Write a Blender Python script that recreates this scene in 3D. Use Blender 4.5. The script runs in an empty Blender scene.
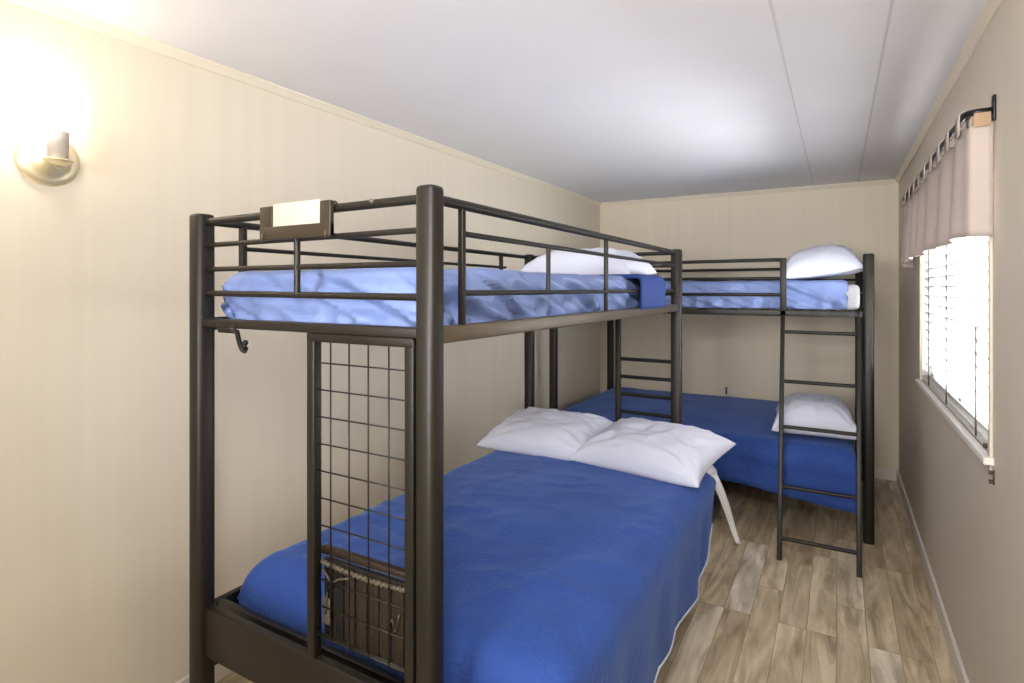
import bpy, bmesh, math, random
from mathutils import Vector, Matrix, noise
random.seed(4)
S = bpy.context.scene
COL = S.collection
PI = math.pi

# ------------------------------------------------------------------ materials
def lin(c):
    return tuple(((v/255)/12.92 if v/255 <= .04045 else ((v/255+.055)/1.055)**2.4) for v in c) + (1,)

def mat(name, rgb, rough=.6, metal=0, spec=.5, noise_amt=0, noise_scale=8, bump=0, bump_scale=60, trans=0, stretch=(1,1,1)):
    m = bpy.data.materials.new(name); m.use_nodes = True
    nt = m.node_tree; N = nt.nodes; L = nt.links
    p = N['Principled BSDF']
    p.inputs['Base Color'].default_value = lin(rgb)
    p.inputs['Roughness'].default_value = rough
    p.inputs['Metallic'].default_value = metal
    p.inputs['Specular IOR Level'].default_value = spec
    tc = N.new('ShaderNodeTexCoord'); mp = N.new('ShaderNodeMapping')
    mp.inputs['Scale'].default_value = stretch
    L.new(tc.outputs['Object'], mp.inputs['Vector'])
    if noise_amt:
        n = N.new('ShaderNodeTexNoise'); n.inputs['Scale'].default_value = noise_scale; n.inputs['Detail'].default_value = 5
        L.new(mp.outputs[0], n.inputs['Vector'])
        r = N.new('ShaderNodeMapRange'); r.inputs['From Min'].default_value = .3; r.inputs['From Max'].default_value = .7
        r.inputs['To Min'].default_value = 1-noise_amt; r.inputs['To Max'].default_value = 1+noise_amt
        L.new(n.outputs['Fac'], r.inputs['Value'])
        h = N.new('ShaderNodeHueSaturation'); h.inputs['Color'].default_value = lin(rgb)
        L.new(r.outputs[0], h.inputs['Value']); L.new(h.outputs[0], p.inputs['Base Color'])
    if bump:
        n = N.new('ShaderNodeTexNoise'); n.inputs['Scale'].default_value = bump_scale; n.inputs['Detail'].default_value = 4
        L.new(mp.outputs[0], n.inputs['Vector'])
        b = N.new('ShaderNodeBump'); b.inputs['Strength'].default_value = bump; b.inputs['Distance'].default_value = .01
        L.new(n.outputs['Fac'], b.inputs['Height']); L.new(b.outputs[0], p.inputs['Normal'])
    if trans:
        t = N.new('ShaderNodeBsdfTranslucent'); t.inputs['Color'].default_value = lin(rgb)
        mx = N.new('ShaderNodeMixShader'); mx.inputs[0].default_value = trans
        L.new(p.outputs[0], mx.inputs[1]); L.new(t.outputs[0], mx.inputs[2])
        L.new(mx.outputs[0], N['Material Output'].inputs['Surface'])
    return m

def emis(name, rgb, s):
    m = bpy.data.materials.new(name); m.use_nodes = True
    p = m.node_tree.nodes['Principled BSDF']
    p.inputs['Base Color'].default_value = lin(rgb)
    p.inputs['Emission Color'].default_value = lin(rgb); p.inputs['Emission Strength'].default_value = s
    return m

def wall_mat(name, rgb, axis):
    """panelled wall: narrow vertical grooves (bump) every 0.41 m with faint ribbing"""
    m = bpy.data.materials.new(name); m.use_nodes = True
    nt = m.node_tree; N = nt.nodes; L = nt.links; p = N['Principled BSDF']
    p.inputs['Roughness'].default_value = .55; p.inputs['Specular IOR Level'].default_value = .3
    tc = N.new('ShaderNodeTexCoord'); sp = N.new('ShaderNodeSeparateXYZ'); L.new(tc.outputs['Object'], sp.inputs[0])
    a = sp.outputs[axis]
    def M(op, x, y=None):
        n = N.new('ShaderNodeMath'); n.operation = op
        for i, v in enumerate((x, y)):
            if v is None: continue
            if isinstance(v, (int, float)): n.inputs[i].default_value = v
            else: L.new(v, n.inputs[i])
        return n.outputs[0]
    f = M('FRACT', M('MULTIPLY', M('ADD', a, 10.13), 1/.405))
    g = M('LESS_THAN', f, .012)
    ns = N.new('ShaderNodeTexNoise'); ns.inputs['Scale'].default_value = 3
    mp = N.new('ShaderNodeMapping'); mp.inputs['Scale'].default_value = (7, 7, .3)
    L.new(tc.outputs['Object'], mp.inputs[0]); L.new(mp.outputs[0], ns.inputs['Vector'])
    h = M('SUBTRACT', M('MULTIPLY', ns.outputs['Fac'], .25), M('MULTIPLY', g, .6))
    b = N.new('ShaderNodeBump'); b.inputs['Strength'].default_value = .16; b.inputs['Distance'].default_value = .004
    L.new(h, b.inputs['Height']); L.new(b.outputs[0], p.inputs['Normal'])
    mx = N.new('ShaderNodeMixRGB'); L.new(ns.outputs['Fac'], mx.inputs[0])
    mx.inputs[1].default_value = lin(rgb); mx.inputs[2].default_value = lin(tuple(int(c*.965) for c in rgb))
    L.new(mx.outputs[0], p.inputs['Base Color'])
    return m

def floor_mat():
    m = bpy.data.materials.new('vinyl_planks'); m.use_nodes = True
    nt = m.node_tree; N = nt.nodes; L = nt.links; p = N['Principled BSDF']
    tc = N.new('ShaderNodeTexCoord')
    mp = N.new('ShaderNodeMapping'); mp.inputs['Rotation'].default_value = (0, 0, PI/2); mp.inputs['Location'].default_value = (.35, .005, 0)
    L.new(tc.outputs['Object'], mp.inputs[0])
    br = N.new('ShaderNodeTexBrick'); br.inputs['Scale'].default_value = 1
    br.inputs['Brick Width'].default_value = .78; br.inputs['Row Height'].default_value = .11
    br.inputs['Mortar Size'].default_value = .0012; br.inputs['Mortar Smooth'].default_value = .2; br.offset = .37; br.offset_frequency = 3
    br.inputs['Color1'].default_value = (0, 0, 0, 1); br.inputs['Color2'].default_value = (1, 1, 1, 1); br.inputs['Mortar'].default_value = (.3, .3, .3, 1)
    L.new(mp.outputs[0], br.inputs['Vector'])
    ramp = N.new('ShaderNodeValToRGB'); e = ramp.color_ramp.elements
    e[0].position = 0; e[0].color = lin((204, 186, 158)); e[1].position = 1; e[1].color = lin((236, 228, 214))
    for pos, c in ((.3, (214, 197, 168)), (.6, (222, 206, 176)), (.85, (218, 201, 172))):
        k = e.new(pos); k.color = lin(c)
    L.new(br.outputs['Color'], ramp.inputs[0])
    # grain, offset per plank
    addv = N.new('ShaderNodeVectorMath'); addv.operation = 'ADD'
    mul = N.new('ShaderNodeVectorMath'); mul.operation = 'SCALE'; mul.inputs['Scale'].default_value = 9
    L.new(br.outputs['Color'], mul.inputs[0]); L.new(mul.outputs[0], addv.inputs[0]); L.new(tc.outputs['Object'], addv.inputs[1])
    gm = N.new('ShaderNodeMapping'); gm.inputs['Scale'].default_value = (16, 2.2, 1); L.new(addv.outputs[0], gm.inputs[0])
    n1 = N.new('ShaderNodeTexNoise'); n1.inputs['Scale'].default_value = 1; n1.inputs['Detail'].default_value = 7; n1.inputs['Distortion'].default_value = 1.2
    L.new(gm.outputs[0], n1.inputs['Vector'])
    r1 = N.new('ShaderNodeValToRGB'); q = r1.color_ramp.elements
    q[0].position = .33; q[0].color = (.52, .46, .40, 1); q[1].position = .62; q[1].color = (1.12, 1.1, 1.06, 1)
    L.new(n1.outputs['Fac'], r1.inputs[0])
    m1 = N.new('ShaderNodeMixRGB'); m1.blend_type = 'MULTIPLY'; m1.inputs[0].default_value = .8
    L.new(ramp.outputs[0], m1.inputs[1]); L.new(r1.outputs[0], m1.inputs[2])
    # blotches
    n2 = N.new('ShaderNodeTexNoise'); n2.inputs['Scale'].default_value = 5; n2.inputs['Detail'].default_value = 3
    gm2 = N.new('ShaderNodeMapping'); gm2.inputs['Scale'].default_value = (1.6, .6, 1); L.new(addv.outputs[0], gm2.inputs[0]); L.new(gm2.outputs[0], n2.inputs['Vector'])
    r2 = N.new('ShaderNodeValToRGB'); q = r2.color_ramp.elements
    q[0].position = .38; q[0].color = (.68, .64, .58, 1); q[1].position = .6; q[1].color = (1, 1, 1, 1)
    L.new(n2.outputs['Fac'], r2.inputs[0])
    m2 = N.new('ShaderNodeMixRGB'); m2.blend_type = 'MULTIPLY'; m2.inputs[0].default_value = .75
    L.new(m1.outputs[0], m2.inputs[1]); L.new(r2.outputs[0], m2.inputs[2])
    # seams
    m3 = N.new('ShaderNodeMixRGB'); m3.inputs[2].default_value = lin((96, 80, 60))
    s = N.new('ShaderNodeMath'); s.operation = 'MULTIPLY'; s.inputs[1].default_value = .6; L.new(br.outputs['Fac'], s.inputs[0])
    L.new(s.outputs[0], m3.inputs[0]); L.new(m2.outputs[0], m3.inputs[1])
    L.new(m3.outputs[0], p.inputs['Base Color'])
    p.inputs['Roughness'].default_value = .42; p.inputs['Specular IOR Level'].default_value = .4
    b = N.new('ShaderNodeBump'); b.inputs['Strength'].default_value = .15; b.inputs['Distance'].default_value = .003
    L.new(n1.outputs['Fac'], b.inputs['Height']); L.new(b.outputs[0], p.inputs['Normal'])
    return m

def quilt_mat(name, rgb):
    """blue coverlet with a fine embossed scroll pattern"""
    m = bpy.data.materials.new(name); m.use_nodes = True
    nt = m.node_tree; N = nt.nodes; L = nt.links; p = N['Principled BSDF']
    p.inputs['Roughness'].default_value = .75; p.inputs['Specular IOR Level'].default_value = .25
    p.inputs['Sheen Weight'].default_value = .35; p.inputs['Sheen Roughness'].default_value = .45
    p.inputs['Sheen Tint'].default_value = lin((150, 180, 240))
    tc = N.new('ShaderNodeTexCoord')
    n = N.new('ShaderNodeTexNoise'); n.inputs['Scale'].default_value = 26; n.inputs['Detail'].default_value = 1; n.inputs['Distortion'].default_value = 2.5
    L.new(tc.outputs['Object'], n.inputs['Vector'])
    n2 = N.new('ShaderNodeTexNoise'); n2.inputs['Scale'].default_value = 90; n2.inputs['Detail'].default_value = 3
    L.new(tc.outputs['Object'], n2.inputs['Vector'])
    a = N.new('ShaderNodeMath'); a.operation = 'MULTIPLY_ADD'; a.inputs[1].default_value = .25
    L.new(n2.outputs['Fac'], a.inputs[0]); L.new(n.outputs['Fac'], a.inputs[2])
    b = N.new('ShaderNodeBump'); b.inputs['Strength'].default_value = .55; b.inputs['Distance'].default_value = .006
    L.new(a.outputs[0], b.inputs['Height']); L.new(b.outputs[0], p.inputs['Normal'])
    n3 = N.new('ShaderNodeTexNoise'); n3.inputs['Scale'].default_value = 4; n3.inputs['Detail'].default_value = 4
    L.new(tc.outputs['Object'], n3.inputs['Vector'])
    mx = N.new('ShaderNodeMixRGB'); L.new(n3.outputs['Fac'], mx.inputs[0])
    mx.inputs[1].default_value = lin(tuple(c*.9 for c in rgb)); mx.inputs[2].default_value = lin(tuple(min(255, c*1.1) for c in rgb))
    L.new(mx.outputs[0], p.inputs['Base Color'])
    return m

M = {
 'wall_left': wall_mat('wall_paint_left', (220, 210, 191), 'Y'),
 'wall_back': wall_mat('wall_paint_back', (226, 214, 192), 'X'),
 'wall_right': wall_mat('wall_paint_right', (214, 203, 184), 'Y'),
 'ceiling': mat('ceiling_paint', (234, 234, 238), .7, spec=.2, noise_amt=.015, noise_scale=3, bump=.05, bump_scale=50),
 'seam': mat('ceiling_seam', (216, 214, 216), .8),
 'trim': mat('trim_paint', (226, 216, 196), .45, noise_amt=.02),
 'base': mat('baseboard_paint', (222, 214, 202), .4, noise_amt=.02),
 'floor': floor_mat(),
 'metal': mat('bronze_powdercoat', (27, 22, 14), .46, metal=.25, noise_amt=.08, noise_scale=30, bump=.03, bump_scale=200),
 'metal_light': mat('bronze_lit_rail', (80, 70, 55), .4, metal=.3, noise_amt=.06, noise_scale=30),  # lighter copy of the bunk bronze; the lit look is put in the colour
 'black': mat('black_metal', (22, 20, 19), .4, metal=.3, noise_amt=.1),
 'slat': mat('slat_metal', (60, 54, 48), .6, noise_amt=.05),
 'quilt': quilt_mat('royal_blue_quilt', (44, 72, 142)),
 'duvet': mat('pale_blue_duvet', (116, 134, 182), .5, spec=.4, noise_amt=.08, noise_scale=9, bump=.3, bump_scale=16),
 'navy': mat('deep_blue_blanket', (22, 52, 118), .8, noise_amt=.08, bump=.2),
 'piping': mat('pale_hem_piping', (196, 205, 226), .7, noise_amt=.03),
 'pillow': mat('white_cotton', (206, 208, 222), .8, spec=.2, noise_amt=.012, bump=.18, bump_scale=22),
 'sheet': mat('white_sheet', (226, 226, 232), .8, noise_amt=.02, bump=.15, bump_scale=30),
 'mattress': mat('mattress_ticking', (214, 214, 220), .85, noise_amt=.03, bump=.2),
 'mattress_dark': mat('mattress_dark_cover', (34, 38, 60), .85, noise_amt=.05, bump=.2),
 'brass': mat('polished_brass', (238, 224, 186), .35, metal=.7, noise_amt=.05),
 'sleeve': mat('candle_sleeve', (176, 168, 158), .5, noise_amt=.02),
 'paper': mat('white_paper', (176, 168, 152), .7, noise_amt=.01),
 'brown': mat('brown_panel', (40, 29, 20), .45, metal=.1, noise_amt=.12, noise_scale=18, stretch=(1,1,4)),
 'holder': mat('bronze_holder', (52, 42, 29), .4, metal=.2, noise_amt=.06),
 'brown_dark': mat('dark_brown_fabric', (32, 24, 18), .8, noise_amt=.2, noise_scale=25, bump=.3),
 'rope': mat('silvery_cord', (78, 68, 54), .5, noise_amt=.15, noise_scale=60, bump=.5, bump_scale=120),
 'valance': mat('mauve_cotton', (198, 184, 175), .85, spec=.15, noise_amt=.05, noise_scale=5, bump=.15, bump_scale=60, trans=.15),
 'valance_lining': mat('tan_lining', (196, 164, 132), .8, noise_amt=.03, trans=.3),
 'blind': mat('white_vinyl_blind', (240, 240, 240), .5, noise_amt=.01, trans=.03),
 'frame_white': mat('white_window_paint', (232, 228, 220), .45, noise_amt=.01),
 'white_plastic': mat('white_plastic', (225, 222, 214), .35, noise_amt=.01),
 'dark_gap': mat('dark_slot', (40, 36, 32), .7, noise_amt=.05),
 'bulb': emis('lit_bulb', (255, 226, 178), 14),
 'screw': mat('steel_screw', (90, 82, 74), .4, metal=.6, noise_amt=.05),
}
gl = bpy.data.materials.new('window_glass'); gl.use_nodes = True
nt = gl.node_tree; a_ = nt.nodes.new('ShaderNodeBsdfTransparent'); b_ = nt.nodes.new('ShaderNodeBsdfGlossy'); c_ = nt.nodes.new('ShaderNodeMixShader')
b_.inputs['Roughness'].default_value = .02; c_.inputs[0].default_value = .06
nt.links.new(a_.outputs[0], c_.inputs[1]); nt.links.new(b_.outputs[0], c_.inputs[2]); nt.links.new(c_.outputs[0], nt.nodes['Material Output'].inputs[0])
M['glass'] = gl
# ------------------------------------------------------------------ helpers
def obj(name, bm, m, parent=None, smooth=True, recalc=True):
    if recalc: bmesh.ops.recalc_face_normals(bm, faces=bm.faces)
    me = bpy.data.meshes.new(name); bm.to_mesh(me); bm.free()
    if smooth:
        for f in me.polygons: f.use_smooth = True
    o = bpy.data.objects.new(name, me); COL.objects.link(o)
    if isinstance(m, (list, tuple)):
        for k in m: me.materials.append(M[k])
    else: me.materials.append(M[m])
    if parent:
        o.parent = parent
        o.matrix_parent_inverse = Matrix.Translation(parent.location).inverted()
    return o

def tag(o, label=None, cat=None, group=None, kind=None):
    if label: o['label'] = label
    if cat: o['category'] = cat
    if group: o['group'] = group
    if kind: o['kind'] = kind
    return o

def thing(name, loc, label, cat, group=None):
    o = bpy.data.objects.new(name, None); COL.objects.link(o); o.location = loc; o.empty_display_size = .1
    return tag(o, label, cat, group)

def box(bm, x0, x1, y0, y1, z0, z1, bev=0):
    r = bmesh.ops.create_cube(bm, size=1)
    vs = r['verts']
    for v in vs:
        v.co = Vector(((x0+x1)/2 + v.co.x*(x1-x0), (y0+y1)/2 + v.co.y*(y1-y0), (z0+z1)/2 + v.co.z*(z1-z0)))
    if bev:
        es = set(e for v in vs for e in v.link_edges)
        bmesh.ops.bevel(bm, geom=list(es), offset=bev, segments=3, profile=.5, affect='EDGES')
    return bm

def orient(p0, p1):
    d = (Vector(p1)-Vector(p0)); q = d.to_track_quat('Z', 'Y')
    return d.length, Matrix.Translation((Vector(p0)+Vector(p1))/2) @ q.to_matrix().to_4x4()

def cyl(bm, p0, p1, r, seg=14, r2=None):
    L, mt = orient(p0, p1)
    bmesh.ops.create_cone(bm, cap_ends=True, segments=seg, radius1=r, radius2=r if r2 is None else r2, depth=L, matrix=mt)

def tube(bm, pts, r, seg=10):
    """swept tube along a polyline"""
    pts = [Vector(p) for p in pts]; rings = []
    up = Vector((0, 0, 1))
    for i, p in enumerate(pts):
        a = pts[max(0, i-1)]; b = pts[min(len(pts)-1, i+1)]
        t = (b-a).normalized()
        u = t.cross(up) if abs(t.dot(up)) < .95 else t.cross(Vector((1, 0, 0)))
        u.normalize(); w = t.cross(u)
        rings.append([bm.verts.new(p + r*(math.cos(2*PI*k/seg)*u + math.sin(2*PI*k/seg)*w)) for k in range(seg)])
    for a, b in zip(rings, rings[1:]):
        for k in range(seg):
            bm.faces.new((a[k], a[(k+1) % seg], b[(k+1) % seg], b[k]))
    bm.faces.new(rings[0]); bm.faces.new(rings[-1][::-1])

def beam(bm, p0, p1, w, h, bev=.003):
    """rectangular bar between two points, w horizontal, h vertical"""
    p0 = Vector(p0); p1 = Vector(p1); d = p1-p0; L = d.length; d.normalize()
    up = Vector((0, 0, 1)); s = d.cross(up)
    if s.length < .05: s = Vector((1, 0, 0))
    s.normalize(); u = s.cross(d)
    mt = Matrix((( s.x, d.x, u.x, (p0.x+p1.x)/2), (s.y, d.y, u.y, (p0.y+p1.y)/2), (s.z, d.z, u.z, (p0.z+p1.z)/2), (0, 0, 0, 1)))
    r = bmesh.ops.create_cube(bm, size=1)
    for v in r['verts']: v.co = mt @ Vector((v.co.x*w, v.co.y*L, v.co.z*h))
    es = set(e for v in r['verts'] for e in v.link_edges)
    if bev: bmesh.ops.bevel(bm, geom=list(es), offset=bev, segments=2, profile=.5, affect='EDGES')

def B(): return bmesh.new()

def auto(o, ang=40):
    """smooth only the soft edges"""
    me = o.data
    bm = bmesh.new(); bm.from_mesh(me)
    for e in bm.edges:
        if len(e.link_faces) == 2 and e.calc_face_angle(0) > math.radians(ang): e.smooth = False
    bm.to_mesh(me); bm.free()
    return o

def post(p, z0, z1, parent, w=.052, name='post', m='metal'):
    bm = B()
    L = z1-z0
    # rounded (oval-cornered) steel post
    n = 24; pr = []
    for k in range(n):
        a = 2*PI*k/n; c, s = math.cos(a), math.sin(a)
        e = .55
        pr.append((math.copysign(abs(c)**e, c)*w/2, math.copysign(abs(s)**e, s)*w/2))
    prev = None; rings = []
    for z, sc in ((z0, .92), (z0+.012, 1), (z1-.008, 1), (z1-.002, .9), (z1, .7)):
        rings.append([bm.verts.new((p[0]+x*sc, p[1]+y*sc, z)) for x, y in pr])
    for a, b in zip(rings, rings[1:]):
        for k in range(n): bm.faces.new((a[k], a[(k+1) % n], b[(k+1) % n], b[k]))
    bm.faces.new(rings[0][::-1]); bm.faces.new(rings[-1])
    return auto(obj(name, bm, m, parent), 50)

def rod(name, p0, p1, r, parent, m='metal', ends=True):
    bm = B(); cyl(bm, p0, p1, r)
    return auto(obj(name, bm, m, parent), 50)

def bar(name, p0, p1, w, h, parent, m='metal', bev=.003):
    bm = B(); beam(bm, p0, p1, w, h, bev)
    return auto(obj(name, bm, m, parent), 60)

# ------------------------------------------------------------------ room
XL, XR, YN, YB, H = -1.98, .394, -3.3, 5.12, 2.262
def struct(name, bm, m, smooth=False, parent=None):
    o = obj(name, bm, m, parent, smooth=smooth)
    if not parent: o['kind'] = 'structure'
    return o
struct('floor', box(B(), XL-.1, XR+.1, YN-.1, YB+.1, -.08, 0), 'floor')
struct('ceiling', box(B(), XL-.1, XR+.1, YN-.1, YB+.1, H, H+.08), 'ceiling')
struct('wall_left', box(B(), XL-.1, XL, YN-.1, YB+.1, 0, H), 'wall_left')
struct('wall_back', box(B(), XL, XR, YB, YB+.1, 0, H), 'wall_back')
struct('wall_near', box(B(), XL, XR, YN-.1, YN, 0, H), 'wall_back')
# right wall with window opening
WY0, WY1, WZ0, WZ1 = 2.16, 3.78, .945, 1.86
bm = B()
box(bm, XR, XR+.1, YN-.1, WY0, 0, H); box(bm, XR, XR+.1, WY1, YB+.1, 0, H)
box(bm, XR, XR+.1, WY0, WY1, 0, WZ0); box(bm, XR, XR+.1, WY0, WY1, WZ1, H)
struct('wall_right', bm, 'wall_right')
# baseboards
def baseb(name, x0, x1, y0, y1):
    bm = B(); box(bm, x0, x1, y0, y1, 0, .085, .004); struct(name, bm, 'base')
baseb('baseboard_right', XR-.014, XR, YN, YB)
baseb('baseboard_back', XL, XR-.014, YB-.014, YB)
baseb('baseboard_left', XL, XL+.014, YN, YB-.014)
# crown trims (cove strips)
def crown(name, p0, p1, inward):
    bm = B(); pr = [(0, 0), (0, -.03), (.006, -.03), (.02, -.012), (.026, -.006), (.026, 0)]
    iv = Vector(inward); r = []
    for p in (p0, p1):
        r.append([bm.verts.new(Vector(p)+iv*a+Vector((0, 0, b))) for a, b in pr])
    n = len(pr)
    for k in range(n): bm.faces.new((r[0][k], r[0][(k+1) % n], r[1][(k+1) % n], r[1][k]))
    bm.faces.new(r[0]); bm.faces.new(r[1][::-1]); struct(name, bm, 'trim')
crown('trim_1', (XL, YN, H), (XL, YB, H), (1, 0, 0))
crown('trim_2', (XR, YN, H), (XR, YB, H), (-1, 0, 0))
crown('trim_3', (XL, YB, H), (XR, YB, H), (0, -1, 0))
# ceiling panel battens (thin joint strips)
k = 4
for x in (-.168, .134):
    bm = B(); box(bm, x-.004, x+.004, YN, YB-.03, H-.0025, H); struct('trim_%d' % k, bm, 'seam'); k += 1
for y in (.35,):
    bm = B(); box(bm, XL+.03, XR-.03, y-.0025, y+.0025, H-.0012, H); struct('trim_%d' % k, bm, 'ceiling'); k += 1

# window
wf = B()
for (y0, y1, z0, z1) in ((WY0, WY0+.008, WZ0, WZ1), (WY1-.008, WY1, WZ0, WZ1), (WY0, WY1, WZ1-.008, WZ1)):
    box(wf, XR+.001, XR+.05, y0, y1, z0, z1)
xf0, xf1 = XR+.045, XR+.085
for (y0, y1, z0, z1) in ((WY0, WY0+.045, WZ0, WZ1), (WY1-.045, WY1, WZ0, WZ1), (WY0, WY1, WZ0, WZ0+.045), (WY0, WY1, WZ1-.045, WZ1), ((WY0+WY1)/2-.02, (WY0+WY1)/2+.02, WZ0, WZ1)):
    box(wf, xf0, xf1, y0, y1, z0, z1)
w1 = struct('window_1', wf, 'frame_white')
struct('window_pane', box(B(), XR+.06, XR+.066, WY0+.04, WY1-.04, WZ0+.04, WZ1-.04), 'glass', parent=w1)
bm = B(); box(bm, XR-.024, XR+.05, WY0-.03, WY1+.04, WZ0-.022, WZ0, .004); struct('window_sill', bm, 'frame_white', parent=w1)
bm = B(); box(bm, XR-.008, XR, WY0-.02, WY0, WZ0, WZ1+.02, .002); box(bm, XR-.008, XR, WY1, WY1+.02, WZ0, WZ1+.02, .002)
box(bm, XR-.008, XR, WY0-.02, WY1+.02, WZ1, WZ1+.02, .002); box(bm, XR-.006, XR, WY0-.01, WY1+.01, WZ0-.045, WZ0-.02, .002)
struct('window_casing', bm, 'wall_right', parent=w1)

# blind
bl = thing('window_blind', (XR+.02, (WY0+WY1)/2, WZ0+.03), 'white horizontal slat blind lowered inside the bright window', 'blind')
bm = B(); box(bm, XR+.004, XR+.04, WY0+.008, WY1-.008, WZ1-.04, WZ1-.002, .003); obj('head_rail', bm, 'blind', bl, smooth=False)
bm = B(); zt, zb = WZ1-.06, WZ0+.045; n = 19; tilt = math.radians(48)
for i in range(n):
    z = zb + (zt-zb)*i/(n-1); cx = XR+.022; w = .0205
    pts = []
    for j in range(5):
        s = (j/4-.5)*2; hx = s*w*math.cos(tilt); hz = -s*w*math.sin(tilt)
        bul = .0025*(1-s*s)
        pts.append((cx+hx-bul*math.sin(tilt), z+hz+bul*math.cos(tilt)))
    for a, b in zip(pts, pts[1:]):
        v = [bm.verts.new((a[0], WY0+.01, a[1])), bm.verts.new((b[0], WY0+.01, b[1])), bm.verts.new((b[0], WY1-.01, b[1])), bm.verts.new((a[0], WY1-.01, a[1]))]
        bm.faces.new(v)
bmesh.ops.remove_doubles(bm, verts=bm.verts, dist=.00005)
o = obj('slats', bm, 'blind', bl, recalc=False)
sm = o.modifiers.new('t', 'SOLIDIFY'); sm.thickness = .0008
bm = B()
for i in range(3): box(bm, XR+.002, XR+.04, WY0+.012, WY1-.012, WZ0+.001+i*.011, WZ0+.009+i*.011, .002)
tag(obj('bottom_rail', bm, 'white_plastic', bl, smooth=False), 'bottom rail with the spare slats stacked on it')
for y in (WY0+.22, (WY0+WY1)/2, WY1-.28):
    rod('ladder_cord', (XR+.0, y, WZ0+.01), (XR+.0, y, WZ1-.04), .0026, bl, 'screw')
rod('tilt_wand', (XR-.012, WY0+.16, 1.32), (XR-.012, WY0+.13, WZ1-.05), .004, bl, 'white_plastic')
bm = B(); cyl(bm, (XR-.002, WY0+.05, WZ0+.018), (XR-.01, WY0+.05, WZ0+.018), .008); obj('end_cap', bm, 'screw', bl)

# cord cleat on the wall under the sill
cl = thing('cord_cleat', (XR, WY0-.03, .90), 'small dark metal cleat screwed to the wall under the sill corner', 'cleat')
bm = B(); cyl(bm, (XR-.001, WY0-.035, .905), (XR-.012, WY0-.035, .905), .006); cyl(bm, (XR-.001, WY0-.035, .878), (XR-.012, WY0-.035, .878), .006)
box(bm, XR-.003, XR, WY0-.04, WY0-.03, .87, .912); obj('cleat_body', bm, 'screw', cl)

# valance + rod
XV = .329; VY0, VY1 = 2.11, 3.98
rp = thing('curtain_rod', (XR, (VY0+VY1)/2, 1.955), 'thin black curtain rod with bent ends above the window', 'curtain rod')
bm = B()
pts = [(XR, VY0, 1.957), (XV+.02, VY0, 1.957), (XV+.004, VY0+.008, 1.957), (XV, VY0+.03, 1.957), (XV, VY1-.03, 1.957), (XV+.004, VY1-.008, 1.957), (XV+.02, VY1, 1.957), (XR, VY1, 1.957)]
tube(bm, pts, .0095, 10); obj('rod', bm, 'black', rp)
for y in (VY0, VY1):
    bm = B(); box(bm, XR-.008, XR, y-.012, y+.012, 1.925, 2.0, .003); obj('wall_bracket', bm, 'black', rp)
va = thing('window_valance', (XV, (VY0+VY1)/2, 1.59), 'mauve grey tab top valance hanging over the window', 'valance')
bm = B(); nu, nv = 150, 16; ZT, ZB = 1.925, 1.592
# path: starts at wall near end, runs along rod to the far end
path = [(XR-.006, VY0-.004), (XV+.004, VY0-.004), (XV-.002, VY0+.02), (XV-.002, VY1-.02), (XV+.008, VY1+.004), (XR-.008, VY1+.004)]
cum = [0]
for a, b in zip(path, path[1:]): cum.append(cum[-1]+math.dist(a, b))
def on_path(s):
    s *= cum[-1]
    for i in range(len(cum)-1):
        if s <= cum[i+1] or i == len(cum)-2:
            f = (s-cum[i])/(cum[i+1]-cum[i]); a, b = path[i], path[i+1]
            return a[0]+(b[0]-a[0])*f, a[1]+(b[1]-a[1])*f
grid = []
for i in range(nu+1):
    s = i/nu; x, y = on_path(s); col = []
    for j in range(nv+1):
        t = j/nv
        fold = (.007+.006*t)*math.sin(s*2*PI*7+1.2*math.sin(s*9)) * min(1, s*14, (1-s)*14)
        xx = x + fold*.9 - .012*t*min(1, s*10, (1-s)*10)
        xx = min(xx, XR-.004)
        z = ZT + (ZB-ZT)*t + .004*math.sin(s*2*PI*3.5)*t - .03*t*max(0, (s-.85)/.15)
        if j == 0: z -= .006*(1-math.cos(s*2*PI*16))
        col.append(bm.verts.new((xx, y, z)))
    grid.append(col)
for i in range(nu):
    for j in range(nv): bm.faces.new((grid[i][j], grid[i+1][j], grid[i+1][j+1], grid[i][j+1]))
o = obj('valance_cloth', bm, 'valance', va, recalc=False); sm = o.modifiers.new('t', 'SOLIDIFY'); sm.thickness = .0022
for i in range(10):
    y = VY0+.06+(VY1-VY0-.12)*i/9
    bm = B(); n = 14; ra = []
    for side in (-.034, .034):
        ring = []
        for k in range(n+1):
            a = PI*k/n
            ring.append((XV + .0125*math.cos(a), 1.957+.0125*math.sin(a)))
        full = [(XV+.012, 1.905)] + ring + [(XV-.0135, 1.90)]
        ra.append([bm.verts.new((p[0], y+side, p[1])) for p in full])
    for k in range(len(ra[0])-1): bm.faces.new((ra[0][k], ra[0][k+1], ra[1][k+1], ra[1][k]))
    o = obj('tab', bm, 'valance', va, recalc=False); sm = o.modifiers.new('t', 'SOLIDIFY'); sm.thickness = .002
bm = B(); box(bm, XV+.014, XR-.012, VY0-.012, VY0-.009, 1.912, 1.952, .001)
tag(obj('end_tab', bm, 'valance_lining', va), 'tan tab at the near end')

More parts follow.
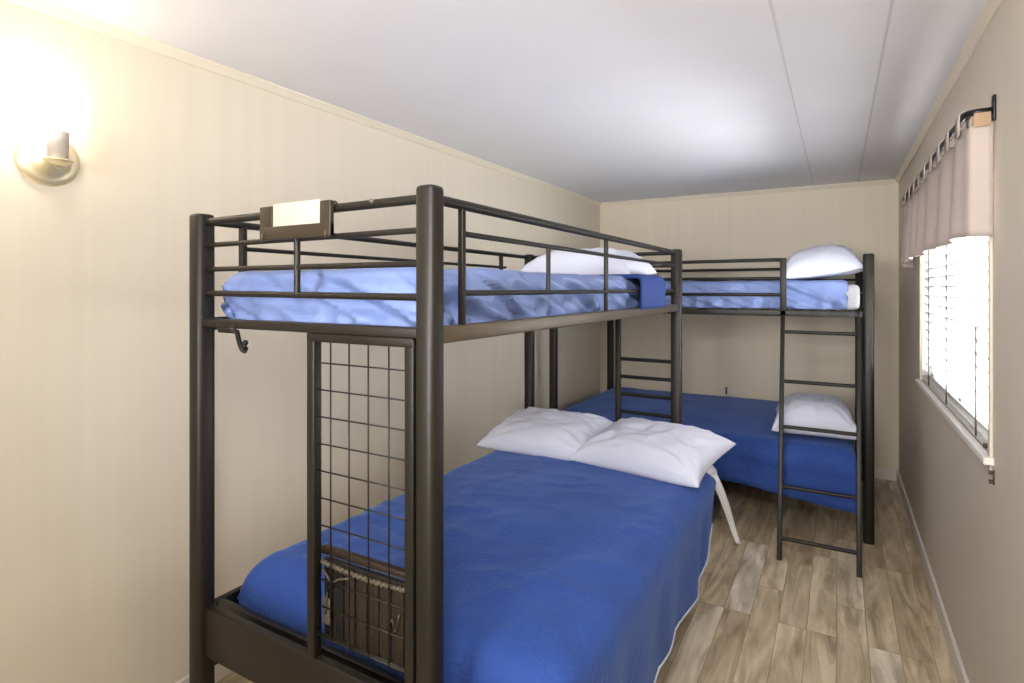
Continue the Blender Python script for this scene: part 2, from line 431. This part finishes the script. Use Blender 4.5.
# ------------------------------------------------------------------ sconce
SY, SZ = .745, 1.815
sc = thing('wall_sconce', (XL, SY, SZ), 'lit brass candle wall sconce with round backplate on the left wall', 'wall lamp')
def lathe(bm, prof, mt, seg=32):
    rings = []
    for r, z in prof:
        rings.append([bm.verts.new(mt @ Vector((r*math.cos(2*PI*k/seg), r*math.sin(2*PI*k/seg), z))) for k in range(seg)])
    for a, b in zip(rings, rings[1:]):
        for k in range(seg): bm.faces.new((a[k], a[(k+1) % seg], b[(k+1) % seg], b[k]))
    return rings
bm = B(); mt = Matrix.Translation((XL, SY, SZ)) @ Matrix.Rotation(PI/2, 4, 'Y')
lathe(bm, [(.0775, 0), (.0775, .005), (.072, .012), (.06, .012), (.05, .018), (.035, .024), (.018, .032), (.001, .034)], mt); obj('backplate', bm, 'brass', sc)
bm = B(); tube(bm, [(XL+.03, SY, SZ), (XL+.05, SY, SZ-.018), (XL+.068, SY-.002, SZ-.03), (XL+.08, SY-.006, SZ-.03), (XL+.082, SY-.008, SZ-.015)], .007); obj('arm', bm, 'brass', sc)
cx, cy = XL+.082, SY-.008
bm = B(); lathe(bm, [(.001, SZ-.028), (.02, SZ-.026), (.034, SZ-.016), (.036, SZ-.012), (.02, SZ-.012)], Matrix.Translation((cx, cy, 0)), 28); obj('drip_cup', bm, 'brass', sc)
bm = B(); lathe(bm, [(.001, SZ-.016), (.024, SZ-.014), (.0255, SZ+.03), (.0255, SZ+.066), (.014, SZ+.07), (.001, SZ+.07)], Matrix.Translation((cx, cy, 0)), 28)
sleeve = obj('candle_sleeve', bm, 'sleeve', sc)
bm = B(); lathe(bm, [(.001, SZ+.07), (.012, SZ+.072), (.014, SZ+.085), (.021, SZ+.105), (.019, SZ+.125), (.010, SZ+.148), (.002, SZ+.165), (.0005, SZ+.166)], Matrix.Translation((cx, cy, 0)), 20)
tag(obj('light_bulb', bm, 'bulb', sleeve), 'glowing flame shaped bulb')

# wall outlet low on the back wall
ou = thing('wall_outlet', (-.78, YB, .56), 'white electrical outlet plate on the back wall just above the far bed', 'outlet')
bm = B(); box(bm, -.82, -.74, YB-.006, YB, .48, .60, .002); obj('outlet_plate', bm, 'base', ou)
bm = B(); box(bm, -.836, -.822, YB-.02, YB, .54, .60, .002); obj('plug', bm, 'screw', ou)

# ------------------------------------------------------------------ front bunk
FX0, FX0B, FX1, FY0, FY1 = -1.477, -1.55, -.707, .897, 2.89
fb = thing('bunk_bed', ((FX0+FX1)/2, (FY0+FY1)/2, 0), 'nearest bronze metal bunk bed, with a wire grid end panel, standing along the left wall', 'bunk bed')
PT = 1.640
for p in ((FX0, FY0), (FX1, FY0), (FX0B, FY1), (FX1, FY1)):
    post(p, 0, PT+.006*(p[1] < 1 and p[0] > -1), fb, .047 if p[1] < 1 and p[0] > -1 else .052)
def XLf(y): return FX0 + (FX0B-FX0)*(y-FY0)/(FY1-FY0)
# upper frame
bar('side_rail', (FX1, FY0, 1.346), (FX1, FY1, 1.346), .03, .034, fb, 'metal_light')
bar('side_rail', (FX0, FY0, 1.346), (FX0B, FY1, 1.346), .03, .034, fb)
bar('end_rail', (FX0, FY0, 1.351), (FX1, FY0, 1.351), .03, .022, fb)
bar('end_rail', (FX0B, FY1, 1.346), (FX1, FY1, 1.346), .03, .03, fb)
for i in range(9):
    y = FY0+.2+i*.2
    bar('slat', (XLf(y)+.012, y, 1.352), (FX1-.012, y, 1.352), .03, .008, fb, 'slat', .001)
# top rails
rod('top_rail', (FX1, FY0, 1.622), (FX1, FY1, 1.622), .011, fb)
rod('top_rail', (FX0, FY0, 1.622), (FX0B, FY1, 1.622), .010, fb)
end_top = rod('top_rail', (FX0, FY0, 1.618), (FX1, FY0, 1.622), .010, fb)
rod('top_rail', (FX0B, FY1, 1.622), (FX1, FY1, 1.622), .010, fb)
# near end rails
rod('guard_rail', (FX0, FY0, 1.556), (FX1, FY0, 1.559), .0065, fb)
rod('guard_rail', (FX0, FY0, 1.492), (FX1, FY0, 1.491), .0065, fb)
rod('guard_rail', (FX0, FY0, 1.429), (FX1, FY0, 1.423), .0075, fb)
xm = -1.10
rod('guard_upright', (xm, FY0, 1.425), (xm, FY0, 1.557), .0075, fb)
# far end rails
for z in (1.556, 1.491, 1.425): rod('guard_rail', (FX0B, FY1, z), (FX1, FY1, z), .0065, fb)
# aisle side guard
for y in (1.008, 1.887): bar('guard_upright', (FX1, y, 1.36), (FX1, y, 1.618), .014, .014, fb)
rod('guard_upright', (FX1, 1.43, 1.433), (FX1, 1.43, 1.558), .0065, fb)
rod('guard_rail', (FX1, 1.008, 1.560), (FX1, FY1, 1.558), .0065, fb)
rod('guard_rail', (FX1, 1.008, 1.431), (FX1, FY1, 1.431), .0065, fb)
# wall side guard
for y in (1.02, 2.55): bar('guard_upright', (XLf(y), y, 1.36), (XLf(y), y, 1.618), .018, .018, fb)
rod('guard_rail', (XLf(1.02), 1.02, 1.555), (XLf(2.6), 2.6, 1.555), .0065, fb)
rod('guard_rail', (XLf(1.02), 1.02, 1.44), (XLf(2.6), 2.6, 1.44), .0065, fb)
for (x, y, z) in ((-.85, FY0-.011, 1.624),):
    bm = B(); cyl(bm, (x, y, z), (x, y-.006, z), .005); tag(obj('screw_head', bm, 'screw', end_top), 'small screw head')
# wire grid panel
PX0, PX1 = -1.042, -.752
pan = B()
for x in (PX0, PX1):
    beam(pan, (x, FY0, .60), (x, FY0, 1.338), .024, .024)
beam(pan, (PX0-.011, FY0, 1.33), (PX1+.0105, FY0, 1.331), .0265, .02)
po = auto(obj('panel_frame', pan, 'metal', fb), 60)
wr = B()
nz = 12
for i in range(11):
    z = 1.272 - i*.0615
    cyl(wr, (PX0, FY0, z), (PX1, FY0, z), .0018, 8)
for x in (-.984, -.927, -.870, -.812):
    cyl(wr, (x, FY0-.004, .65), (x, FY0-.004, 1.325), .0018, 8)
cyl(wr, (PX0, FY0, .652), (PX1, FY0, .652), .003, 8)
obj('wire_grid', wr, 'metal', fb)
# board at the foot of the lower bed and lower frame
bar('foot_board', (FX0+.02, FY0, .535), (FX1-.02, FY0, .535), .022, .13, fb, m='metal')
bar('foot_board', (FX0B+.02, FY1, .535), (FX1-.02, FY1, .535), .022, .13, fb, m='metal')
LX0, LX1 = -1.56, -.50
bar('lower_rail', (LX1, .95, .42), (LX1, FY1-.05, .42), .025, .07, fb, 'black')
bar('lower_rail', (LX0+.015, .975, .515), (LX0+.015, FY1-.05, .515), .02, .07, fb, 'black')
bar('lower_rail', (LX0+.03, .985, .522), (LX1, .985, .522), .02, .06, fb, 'black')
bar('lower_rail', (LX0-.012, FY1-.05, .49), (LX1, FY1-.05, .49), .02, .05, fb, 'black')
bar('lower_rail', (FX0, FY0, .44), (FX0, .96, .44), .02, .05, fb, 'black')
for y in (1.0, FY1-.16): post((LX1-.12, y), 0, .40, fb, .04, 'leg')
for i in range(8):
    y = 1.1+i*.23
    bar('slat', (LX0, y, .445), (LX1, y, .445), .03, .01, fb, 'slat', .001)
# ladder rungs on the far end
bar('ladder_upright', (-1.014, FY1, .03), (-1.014, FY1, 1.335), .026, .026, fb)
for i in range(11):
    z = 1.07-i*.093
    rod('ladder_rung', (-1.014, FY1, z), (FX1, FY1, z), .0095, fb, 'black')

# basket hanging on the inside of the grid panel
bk = thing('hanging_basket', (-.9, .925, .66), 'dark brown slatted basket hanging behind the wire grid at the bed end', 'basket')
bm = B(); box(bm, PX0+.012, PX1-.008, .915, .925, .637, .82, .002); tag(obj('basket_panel', bm, 'brown_dark', bk), 'dark brown cloth back')
for i, x in enumerate((-1.01, -.975, -.94, -.905, -.87, -.835, -.80, -.772)):
    bm = B(); box(bm, x-.012, x+.012, .910, .914, .64, .815, .001); obj('slat', bm, 'brown' if i > 1 else 'black', bk)
bar('rim', (PX0+.012, .913, .842), (PX1-.008, .913, .842), .018, .016, bk, 'brown')
bm = B(); pts = []
for i in range(60):
    f = i/59; pts.append((PX0+.015+(PX1-PX0-.022)*f, .905+.002*math.sin(i*2.1), .815+.0018*math.cos(i*2.1)-.006*math.sin(f*PI)))
tube(bm, pts, .0055, 8); obj('cord_trim', bm, 'rope', bk)
bm = B(); tube(bm, [(PX0+.02, .904, .80), (PX0+.05, .902, .775), (PX0+.075, .903, .79), (PX0+.11, .904, .80)], .003, 6); obj('loose_cord', bm, 'rope', bk); bm = B(); tube(bm, [(PX0+.05, .903, .775), (PX0+.035, .903, .75), (PX0+.03, .903, .70)], .003, 6); obj('loose_cord', bm, 'rope', bk); bm = B()
tube(bm, [(PX1-.08, .903, .72), (PX1-.06, .903, .745), (PX1-.05, .903, .72), (PX1-.04, .903, .76)], .0025, 6)
obj('loose_cord', bm, 'rope', bk)
bm = B(); box(bm, PX0+.02, PX0+.045, .904, .908, .675, .735, .001); tag(obj('tag', bm, 'rope', bk), 'small pale tag')

# placard holder
ph = thing('sign_holder', (-1.075, .875, 1.56), 'brown metal card holder with blank white paper on the nearest bunk end rail', 'sign holder')
y0, y1 = .872, .884
bm = B()
box(bm, -1.203, -1.157, y0, y1, 1.557, 1.636, .002); box(bm, -.997, -.963, y0, y1, 1.557, 1.636, .002)
box(bm, -1.203, -.963, y0-.0005, y1+.0005, 1.556, 1.587, .002); box(bm, -1.16, -.99, y1-.004, y1, 1.58, 1.632, .001)
auto(obj('holder_frame', bm, 'holder', ph), 40)
bm = B(); box(bm, -1.160, -.995, y0+.003, y0+.005, 1.584, 1.640, .0005); obj('paper_card', bm, 'paper', ph)
for x in (-1.19, -.975):
    bm = B(); tube(bm, [(x, y0-.003, 1.553), (x, y0-.003, 1.566), (x, y0+.002, 1.572)], .003, 6); obj('clip', bm, 'metal_light', ph)
    bm = B(); tube(bm, [(x, y1, 1.63), (x, FY0, 1.636), (x, FY0+.012, 1.628)], .003, 6); obj('hanger', bm, 'metal_light', ph)

# coat hook
hk = B()
tube(hk, [(-1.415, FY0-.016, 1.338), (-1.37, FY0-.018, 1.337), (-1.352, FY0-.02, 1.333), (-1.345, FY0-.022, 1.318), (-1.335, FY0-.024, 1.302), (-1.322, FY0-.028, 1.291), (-1.308, FY0-.032, 1.289), (-1.299, FY0-.036, 1.297), (-1.298, FY0-.038, 1.308)], .0062, 8)
r = bmesh.ops.create_icosphere(hk, subdivisions=2, radius=.0072, matrix=Matrix.Translation((-1.298, FY0-.038, 1.310)))
box(hk, -1.43, -1.36, FY0-.019, FY0-.013, 1.328, 1.348, .002)
for v in hk.verts: v.co.x = -1.365+(v.co.x+1.415)*1.08 if v.co.x > -1.36 else v.co.x+.05
tag(obj('coat_hook', hk, 'black'), 'small black hook hanging under the upper rail of the nearest bunk', 'hook')

# ------------------------------------------------------------------ soft things
def sheet(name, x0, x1, y0, y1, top, drops, r, m, parent=None, res=.025, fn=None, nfn=None, thick=.008, dome=0, seed=0):
    """cloth laid over a box: drops = (left, right, near, far) overhang lengths"""
    dl, dr, dn, df = drops
    P0, P1, Q0, Q1 = x0-dl, x1+dr, y0-dn, y1+df
    nx = max(4, int((P1-P0)/res)); ny = max(4, int((Q1-Q0)/res))
    bm = B(); g = []
    def ov(p, a, b):
        if p < a+r: o = a+r-p; s = -1; base = a+r
        elif p > b-r: o = p-(b-r); s = 1; base = b-r
        else: return p, 0, 0
        th = min(o/r, PI/2)
        return base + s*r*math.sin(th), r*(1-math.cos(th)) + max(0, o-r*PI/2), s
    for i in range(nx+1):
        row = []
        for j in range(ny+1):
            p = P0+(P1-P0)*i/nx; q = Q0+(Q1-Q0)*j/ny
            x, d1, s1 = ov(p, x0, x1); y, d2, s2 = ov(q, y0, y1)
            z = top - math.hypot(d1, d2) if (d1 < r and d2 < r) else top-max(d1, d2)
            if d1 == 0 and d2 == 0: pass
            u = (x-x0)/(x1-x0); v = (y-y0)/(y1-y0)
            if dome: z += dome*max(0, math.sin(PI*min(1, max(0, u))))**.6*max(0, math.sin(PI*min(1, max(0, v))))**.6 - dome*.3
            co = Vector((x, y, z))
            if fn: co = fn(co, p, q, d1*s1, d2*s2)
            row.append(bm.verts.new(co))
        g.append(row)
    for i in range(nx):
        for j in range(ny): bm.faces.new((g[i][j], g[i+1][j], g[i+1][j+1], g[i][j+1]))
    rim = [g[nx][j].co.copy() for j in range(ny+1)]
    rimn = [g[i][0].co.copy() for i in range(nx+1)]
    o = obj(name, bm, m, parent, recalc=False)
    s = o.modifiers.new('t', 'SOLIDIFY'); s.thickness = thick; s.offset = -1
    return o, rim, rimn

def nz(x, y, z=0, s=1): return noise.noise(Vector((x*s, y*s, z*s)))

# mattress, lower front
bm = B(); box(bm, -1.49, -.52, 1.07, 2.80, .455, .59, .05)
tag(obj('mattress', bm, 'mattress_dark'), 'thick lower mattress of the nearest bunk, mostly hidden by the blue coverlet', 'mattress')

def fq(co, p, q, d1, d2):
    x, y, z = co
    w = .007*nz(x, y, 0, 5) + .003*nz(x, y, 3, 14)
    # long diagonal creases on the top near the foot
    w += .012*max(0, 1-abs(nz(x*1.1+y*.25, y*5, 3, 1.4))*9)*max(0, 1-abs(y-1.5)/.8)
    w += .006*max(0, 1-abs(nz(x*3, y*2, 13, 1.7))*8)
    if d1 > .05:   # right side drape
        k = (d1-.05)
        x += .03*k/.3*nz(0, y, 1, 3) + .007*min(1, k/.15)*math.sin(y*21+3*nz(0, y, 5, 3)) - k*.05
        z += .0
    x += 0; z += w
    return Vector((x, y, z))
def fq2(co, p, q, d1, d2):
    co = fq(co, p, q, d1, d2)
    return co
# build the main coverlet with a wavy side hem
def fhem(co, p, q, d1, d2):
    co = fq(co, p, q, d1, d2)
    if d1 > .04:
        # hem length varies along the bed
        y = q
        f = 1.03 + .05*nz(0, y, 2, 2.2) + .012*math.sin(y*17) + .18*max(0, min(1, (1.75-y)/.25))
        if y > 2.3: f -= .35*(y-2.3)/.3
        co.z = .62 - (.62-co.z)*f if d1 > .04 else co.z
    if q > 2.3 and abs(d1) < .04: pass
    return co
cov, rim, rimn = sheet('coverlet', -1.515, -.462, 1.03, 2.62, .650, (.18, .335, .13, 0), .085, 'quilt', None, .022, fhem, thick=.007, dome=.012)
tag(cov, 'royal blue quilted coverlet spread over the lower bed of the nearest bunk', 'bedspread')
bm = B(); tube(bm, [c+Vector((.002, 0, -.002)) for c in rim], .0035, 6); obj('hem', bm, 'piping', cov)
tag(cov.children[0], 'pale hem edging')

# sheet on the head end with a corner hanging down
def shf(co, p, q, d1, d2):
    x, y, z = co
    z += .004*nz(x, y, 2, 8)
    return Vector((x, y, z))
so, _, _ = sheet('bed_sheet', -1.53, -.50, 2.5, 2.83, .618, (.10, .10, 0, .10), .045, 'sheet', None, .03, shf, thick=.004)
tag(so, 'white sheet under the pillows of the lower bed, one corner hanging to the floor', 'sheet')
bm = B(); n = 18; L = []
for i in range(n+1):
    f = i/n
    w = .055*(1-f)**.9+.004
    cx_ = -.492+.085*f+.006*math.sin(f*5); cy_ = 2.70+.19*f; z = .60-.385*f
    row = []
    for j in range(7):
        s = j/6-.5; s -= .25*(1-f)
        row.append(bm.verts.new((cx_+.010*math.sin(j*2.1)*(1-f)+s*.02, cy_+s*w*1.3, z+.0*s)))
    L.append(row)
for a, b in zip(L, L[1:]):
    for j in range(6): bm.faces.new((a[j], a[j+1], b[j+1], b[j]))
o = obj('sheet_corner', bm, 'sheet', so, recalc=False); s_ = o.modifiers.new('t', 'SOLIDIFY'); s_.thickness = .003

def pillow(name, c, w, d, h, rot, tilt, label, group=None, seed=0, m='pillow', flat=.35, roll=0, sag=0, full=.46):
    """w along local x, d along local y; pinched corners, creased"""
    bm = B(); n = 40; mt = Matrix.Translation(c) @ Matrix.Rotation(rot, 4, 'Z') @ Matrix.Rotation(tilt, 4, 'X') @ Matrix.Rotation(roll, 4, 'Y')
    top = {}; bot = {}
    for i in range(n+1):
        for j in range(n+1):
            u = -1+2*i/n; v = -1+2*j/n
            # denser at the edges
            u = math.sin(u*PI/2)*.6+u*.4; v = math.sin(v*PI/2)*.6+v*.4
            x = w/2*u*(1-.10*(1-v*v)*abs(u)**2+.0); y = d/2*v*(1-.12*(1-u*u)*abs(v)**2)
            th = max(0, (1-abs(u)**3.2)*(1-abs(v)**3.2))**full
            edge = 1-max(abs(u), abs(v))
            wr = (.006*nz(u*1.7+seed, v*1.7, seed, 1.6)+.008*nz(u+seed, v*1.6, seed, 5)-.010*max(0, 1-abs(nz(u*1.3+seed, v*.7, 7, 2.2))*7)) * th
            # radiating creases from the corners
            for (su, sv) in ((1, 1), (1, -1), (-1, 1), (-1, -1)):
                du, dv = u-su, v-sv; dist = math.hypot(du, dv); an = math.atan2(dv*sv, du*su)
                wr += .007*math.sin(an*13+seed*2)*math.exp(-((dist-.45)/.3)**2)*th
            zt = h*(1-flat)*th + wr - sag*(u*u)*0
            zb = -h*flat*th
            top[i, j] = bm.verts.new(mt @ Vector((x, y, zt)))
            if i in (0, n) or j in (0, n): bot[i, j] = top[i, j]
            else: bot[i, j] = bm.verts.new(mt @ Vector((x, y, zb)))
    for i in range(n):
        for j in range(n):
            bm.faces.new((top[i, j], top[i+1, j], top[i+1, j+1], top[i, j+1]))
            f = (bot[i, j], bot[i, j+1], bot[i+1, j+1], bot[i+1, j])
            bm.faces.new(f)
    o = obj(name, bm, m, None)
    return tag(o, label, 'pillow', group)

pillow('pillow', (-1.25, 2.545, .705), .60, .44, .15, math.radians(2), math.radians(9), 'white pillow on the lower front bed, nearer the wall', 'white pillows', 1)
pillow('pillow', (-.725, 2.515, .71), .60, .46, .155, math.radians(-9), math.radians(9), 'white pillow on the lower front bed, nearer the aisle', 'white pillows', 5.3)

# upper front mattress, duvet, blanket, pillow
bm = B(); box(bm, -1.42, -.79, 1.02, 2.79, 1.362, 1.460, .03)
tag(obj('mattress', bm, 'mattress'), 'white mattress on the upper front bunk, its end showing past the blue bedding', 'mattress')
def ridge(a, b, c):
    return (1-abs(noise.noise(Vector((a, b, c)))*1.6))
def gather(t, z, seed):
    """creased cloth hanging down a mattress side: t along the edge, z height"""
    h = z-1.42
    v = ridge(t*5.5+h*13, h*.9, seed)**4*.026                    # long slanting folds
    v -= ridge(t*4+h*10+3, h*1.1, seed+7)**12*.030               # narrow creases
    v += ridge(t*10-h*5, h*3, seed+4)**5*.006                    # smaller opposite folds
    v += nz(t, h, seed, 4)*.014
    v -= max(0, .03-abs(h+.02))*.12                              # pinched line under the top edge
    v += math.sin(t*52+6*nz(t, 0, seed, 4))*.013*max(0, min(1, -(h+.02)/.05))
    return v-.008
def crumple(amp, side):
    def f(co, p, q, d1, d2):
        x, y, z = co
        if abs(d1) > .008:
            x += math.copysign(1, d1)*min(1, abs(d1)/.035)*gather(q, z, side)*amp
        if abs(d2) > .008:
            y += math.copysign(1, d2)*min(1, abs(d2)/.035)*gather(p, z, side+9)*amp*.8
        z += (.007*nz(x, y, 1, 6)+.005*ridge(x*7, y*4, 3))*amp
        return Vector((x, y, z))
    return f
dv, _, _ = sheet('duvet', -1.475, -.748, .965, 2.48, 1.487, (.125, .128, .128, 0), .035, 'duvet', None, .010, crumple(1, 1), thick=.01)
tag(dv, 'crumpled pale blue duvet on the upper bed of the nearest bunk', 'duvet')
bt, _, _ = sheet('blanket', -1.447, -.686, 2.235, 2.60, 1.502, (.12, .132, 0, 0), .03, 'navy', None, .02, None, thick=.006)
tag(bt, 'deep blue blanket strip past the pale duvet on the upper front bunk', 'blanket')
pillow('pillow', (-1.025, 2.50, 1.51), .54, .46, .14, math.radians(2), math.radians(2), 'white pillow on the upper bed of the nearest bunk', 'white pillows', 9.1, flat=.15, full=.42)

# ------------------------------------------------------------------ back bunk
BX0, BX1, BY0, BY1 = -1.83, .15, 3.79, 5.0
bb = thing('bunk_bed', ((BX0+BX1)/2, (BY0+BY1)/2, 0), 'bronze metal bunk bed with a leaning ladder across the far wall', 'bunk bed')
for p in ((BX0, BY0), (BX1, BY0), (BX0+.0, BY1), (BX1-.01, BY1)): post(p, 0, 1.64, bb, .056)
bar('side_rail', (BX0, BY0, 1.294), (BX1, BY0, 1.294), .03, .036, bb)
bar('side_rail', (BX0, BY1, 1.294), (BX1, BY1, 1.294), .03, .036, bb)
for x in (BX0, BX1): bar('end_rail', (x, BY0, 1.294), (x, BY1, 1.294), .03, .036, bb)
for i in range(9):
    x = BX0+.2+i*.2
    bar('slat', (x, BY0+.012, 1.30), (x, BY1-.012, 1.30), .03, .008, bb, 'slat', .001)
GX = -.288
rod('top_rail', (BX0, BY0, 1.612), (GX, BY0, 1.618), .011, bb)
rod('guard_rail', (BX0, BY0, 1.505), (GX, BY0, 1.505), .010, bb)
rod('guard_rail', (BX0, BY0, 1.405), (GX, BY0, 1.405), .010, bb)
bar('guard_upright', (GX, BY0, 1.28), (GX, BY0, 1.628), .034, .03, bb)
rod('top_rail', (BX0, BY1, 1.600), (BX1, BY1, 1.600), .011, bb)
rod('guard_rail', (BX0, BY1, 1.51), (BX1, BY1, 1.51), .009, bb)
for x in (BX0, BX1):
    for z in (1.612, 1.51, 1.41): rod('guard_rail', (x, BY0, z), (x, BY1, z), .009, bb)
# lower frame
bar('lower_rail', (BX0, BY0, .40), (BX1, BY0, .40), .03, .06, bb, 'black')
bar('lower_rail', (BX0, BY1, .40), (BX1, BY1, .40), .03, .06, bb, 'black')
bar('lower_rail', (BX0+.03, 3.68, .37), (BX1-.08, 3.68, .37), .03, .05, bb, 'black')
for x in (BX0, BX1): bar('lower_rail', (x, BY0, .40), (x, BY1, .40), .03, .06, bb, 'black')
for x in (BX0+.1, -.9, BX1-.1): bar('cross_bar', (x, 3.68, .375), (x, BY1, .375), .025, .03, bb, 'black')
bar('leg', (-.95, 3.95, 0), (-.95, 3.95, .37), .03, .03, bb, 'black')
# ladder
ldr = B()
def lad(z): # y of ladder plane
    return 3.31 + (3.765-3.31)*z/1.28
obj_u = bar('ladder_upright', (-.270, lad(0), .0), (-.288, lad(1.28), 1.28), .024, .024, bb)
lad_r = bar('ladder_upright', (.092, lad(0), .0), (.102, lad(1.275), 1.275), .024, .024, bb)
bm = B(); tube(bm, [(.102, lad(1.27), 1.262), (.103, lad(1.27)-.004, 1.30), (.103, BY0-.005, 1.318), (.103, BY0+.018, 1.316), (.103, BY0+.022, 1.30)], .006, 8); obj('ladder_hook', bm, 'black', lad_r)
for z in (1.185, .905, .66, .355, .105):
    rod('ladder_rung', (-.284, lad(z), z), (.10, lad(z), z), .0105, bb)

# lower back bed
bm = B(); box(bm, BX0+.04, .075, 3.66, 4.97, .40, .52, .04)
tag(obj('mattress', bm, 'mattress_dark'), 'lower mattress of the far bunk hidden under its blue coverlet', 'mattress')
def fb2(co, p, q, d1, d2):
    x, y, z = co
    z += .008*nz(x, y, 4, 3)+.003*nz(x, y, 1, 10)
    if d2 < -.03:
        k = -d2
        y -= .012*min(1, k/.1)*math.sin(p*17+3*nz(p, 0, 2, 3)) + k*.08
        y -= .014*math.exp(-((k-.10)/.018)**2)
        if k > .03:
            f = 1 + .10*math.sin(p*3.2+1.5) + .10*max(0, (p+.3)/.4) 
            z = .55-(.55-z)*f
    return Vector((x, y, z))
c2, _, rn = sheet('coverlet', BX0+.03, .088, 3.615, 4.985, .552, (.12, .20, .25, .1), .06, 'quilt', None, .03, fb2, thick=.008, dome=.01)
tag(c2, 'royal blue coverlet hanging over the lower bed of the far bunk', 'bedspread')
pillow('pillow', (-.13, 3.99, .600), .46, .62, .20, math.radians(3), math.radians(0), 'white pillow on the lower bed of the far bunk', 'white pillows', 12.7, flat=.15, full=.45)

# upper back bed
bm = B(); box(bm, BX0+.04, .112, 3.88, 4.93, 1.315, 1.467, .03)
tag(obj('mattress', bm, 'mattress'), 'white mattress on the upper far bunk, its end showing beside the post', 'mattress')
d2_, _, _ = sheet('duvet', BX0+.035, .052, 3.832, 4.955, 1.490, (.1, 0, .16, .1), .03, 'duvet', None, .011, crumple(.8, 21), thick=.008)
tag(d2_, 'pale blue duvet on the upper bed of the far bunk', 'duvet')
pillow('pillow', (-.08, 4.10, 1.535), .45, .62, .20, math.radians(-2), math.radians(0), 'white pillow on the upper bed of the far bunk, beside the right post', 'white pillows', 17.2, flat=.12, full=.5, roll=math.radians(-7))

# ------------------------------------------------------------------ light
W = bpy.data.worlds.new('sky'); S.world = W; W.use_nodes = True
bg = W.node_tree.nodes['Background']; bg.inputs[0].default_value = (.93, .96, 1, 1); bg.inputs[1].default_value = 6.0
def area(name, loc, rot, sx, sy, e, col):
    l = bpy.data.lights.new(name, 'AREA'); l.shape = 'RECTANGLE'; l.size = sx; l.size_y = sy; l.energy = e; l.color = col
    o = bpy.data.objects.new(name, l); COL.objects.link(o); o.location = loc; o.rotation_euler = rot; return o
p_ = area('window_portal', (XR+.12, (WY0+WY1)/2, (WZ0+WZ1)/2), (0, PI/2, 0), WZ1-WZ0, WY1-WY0, 1, (1, 1, 1))
p_.data.cycles.is_portal = True
# hazy daylight coming low through the window
sl = bpy.data.lights.new('daylight', 'SUN'); sl.energy = 32; sl.angle = math.radians(110); sl.color = (.93, .96, 1)
so_ = bpy.data.objects.new('daylight', sl); COL.objects.link(so_); so_.location = (4, 3, 2); so_.rotation_euler = Vector((-1, .1, -.05)).to_track_quat('-Z', 'Y').to_euler()
# added fill under the near ceiling, behind the camera; no fitting there
area('ceiling_fill', (-.8, -1.9, H-.06), (0, 0, 0), 1.0, 1.0, 19, (.98, .98, 1))
b_ = area('rear_fill', (-.7, -2.9, 1.5), (PI/2, 0, 0), 1.4, 1.2, 20, (.98, .98, 1))  # added fill at the unseen end of the room, facing the beds
# photographer's bounced flash, soft, beside the camera
f = area('flash', (.0, -.1, 2.0), (0, 0, 0), .3, .3, 25, (1, .985, .97))
f.rotation_euler = (Vector((-.5, 5.0, 1.9))-f.location).to_track_quat('-Z', 'Y').to_euler()
f = area('bounce_fill', (-.6, -1.3, 1.6), (PI, 0, 0), .5, .5, 15, (.97, .98, 1))  # extra fill, added to brighten the far ceiling and back of the room
f.rotation_euler = (Vector((-.8, 4.2, H))-f.location).to_track_quat('-Z', 'Y').to_euler(); f.data.spread = math.radians(80)
l = bpy.data.lights.new('sconce_glow', 'POINT'); l.energy = 4; l.color = (1, .88, .74); l.shadow_soft_size = .03
o = bpy.data.objects.new('sconce_glow', l); COL.objects.link(o); o.location = (cx+.0, cy-.03, SZ+.13)

# ------------------------------------------------------------------ camera
cam = bpy.data.cameras.new('camera'); co = bpy.data.objects.new('camera', cam); COL.objects.link(co)
cam.sensor_width = 36; cam.lens = 565/1024*36; cam.clip_start = .02
co.location = (0, 0, 1.44); co.rotation_euler = (PI/2, 0, math.atan(326/565))
cam.shift_y = -(341.5-289)/1024
S.camera = co
S.view_settings.view_transform = 'Standard'; S.view_settings.look = 'None'; S.view_settings.gamma = 1; S.view_settings.exposure = .14
S.view_settings.use_curve_mapping = False
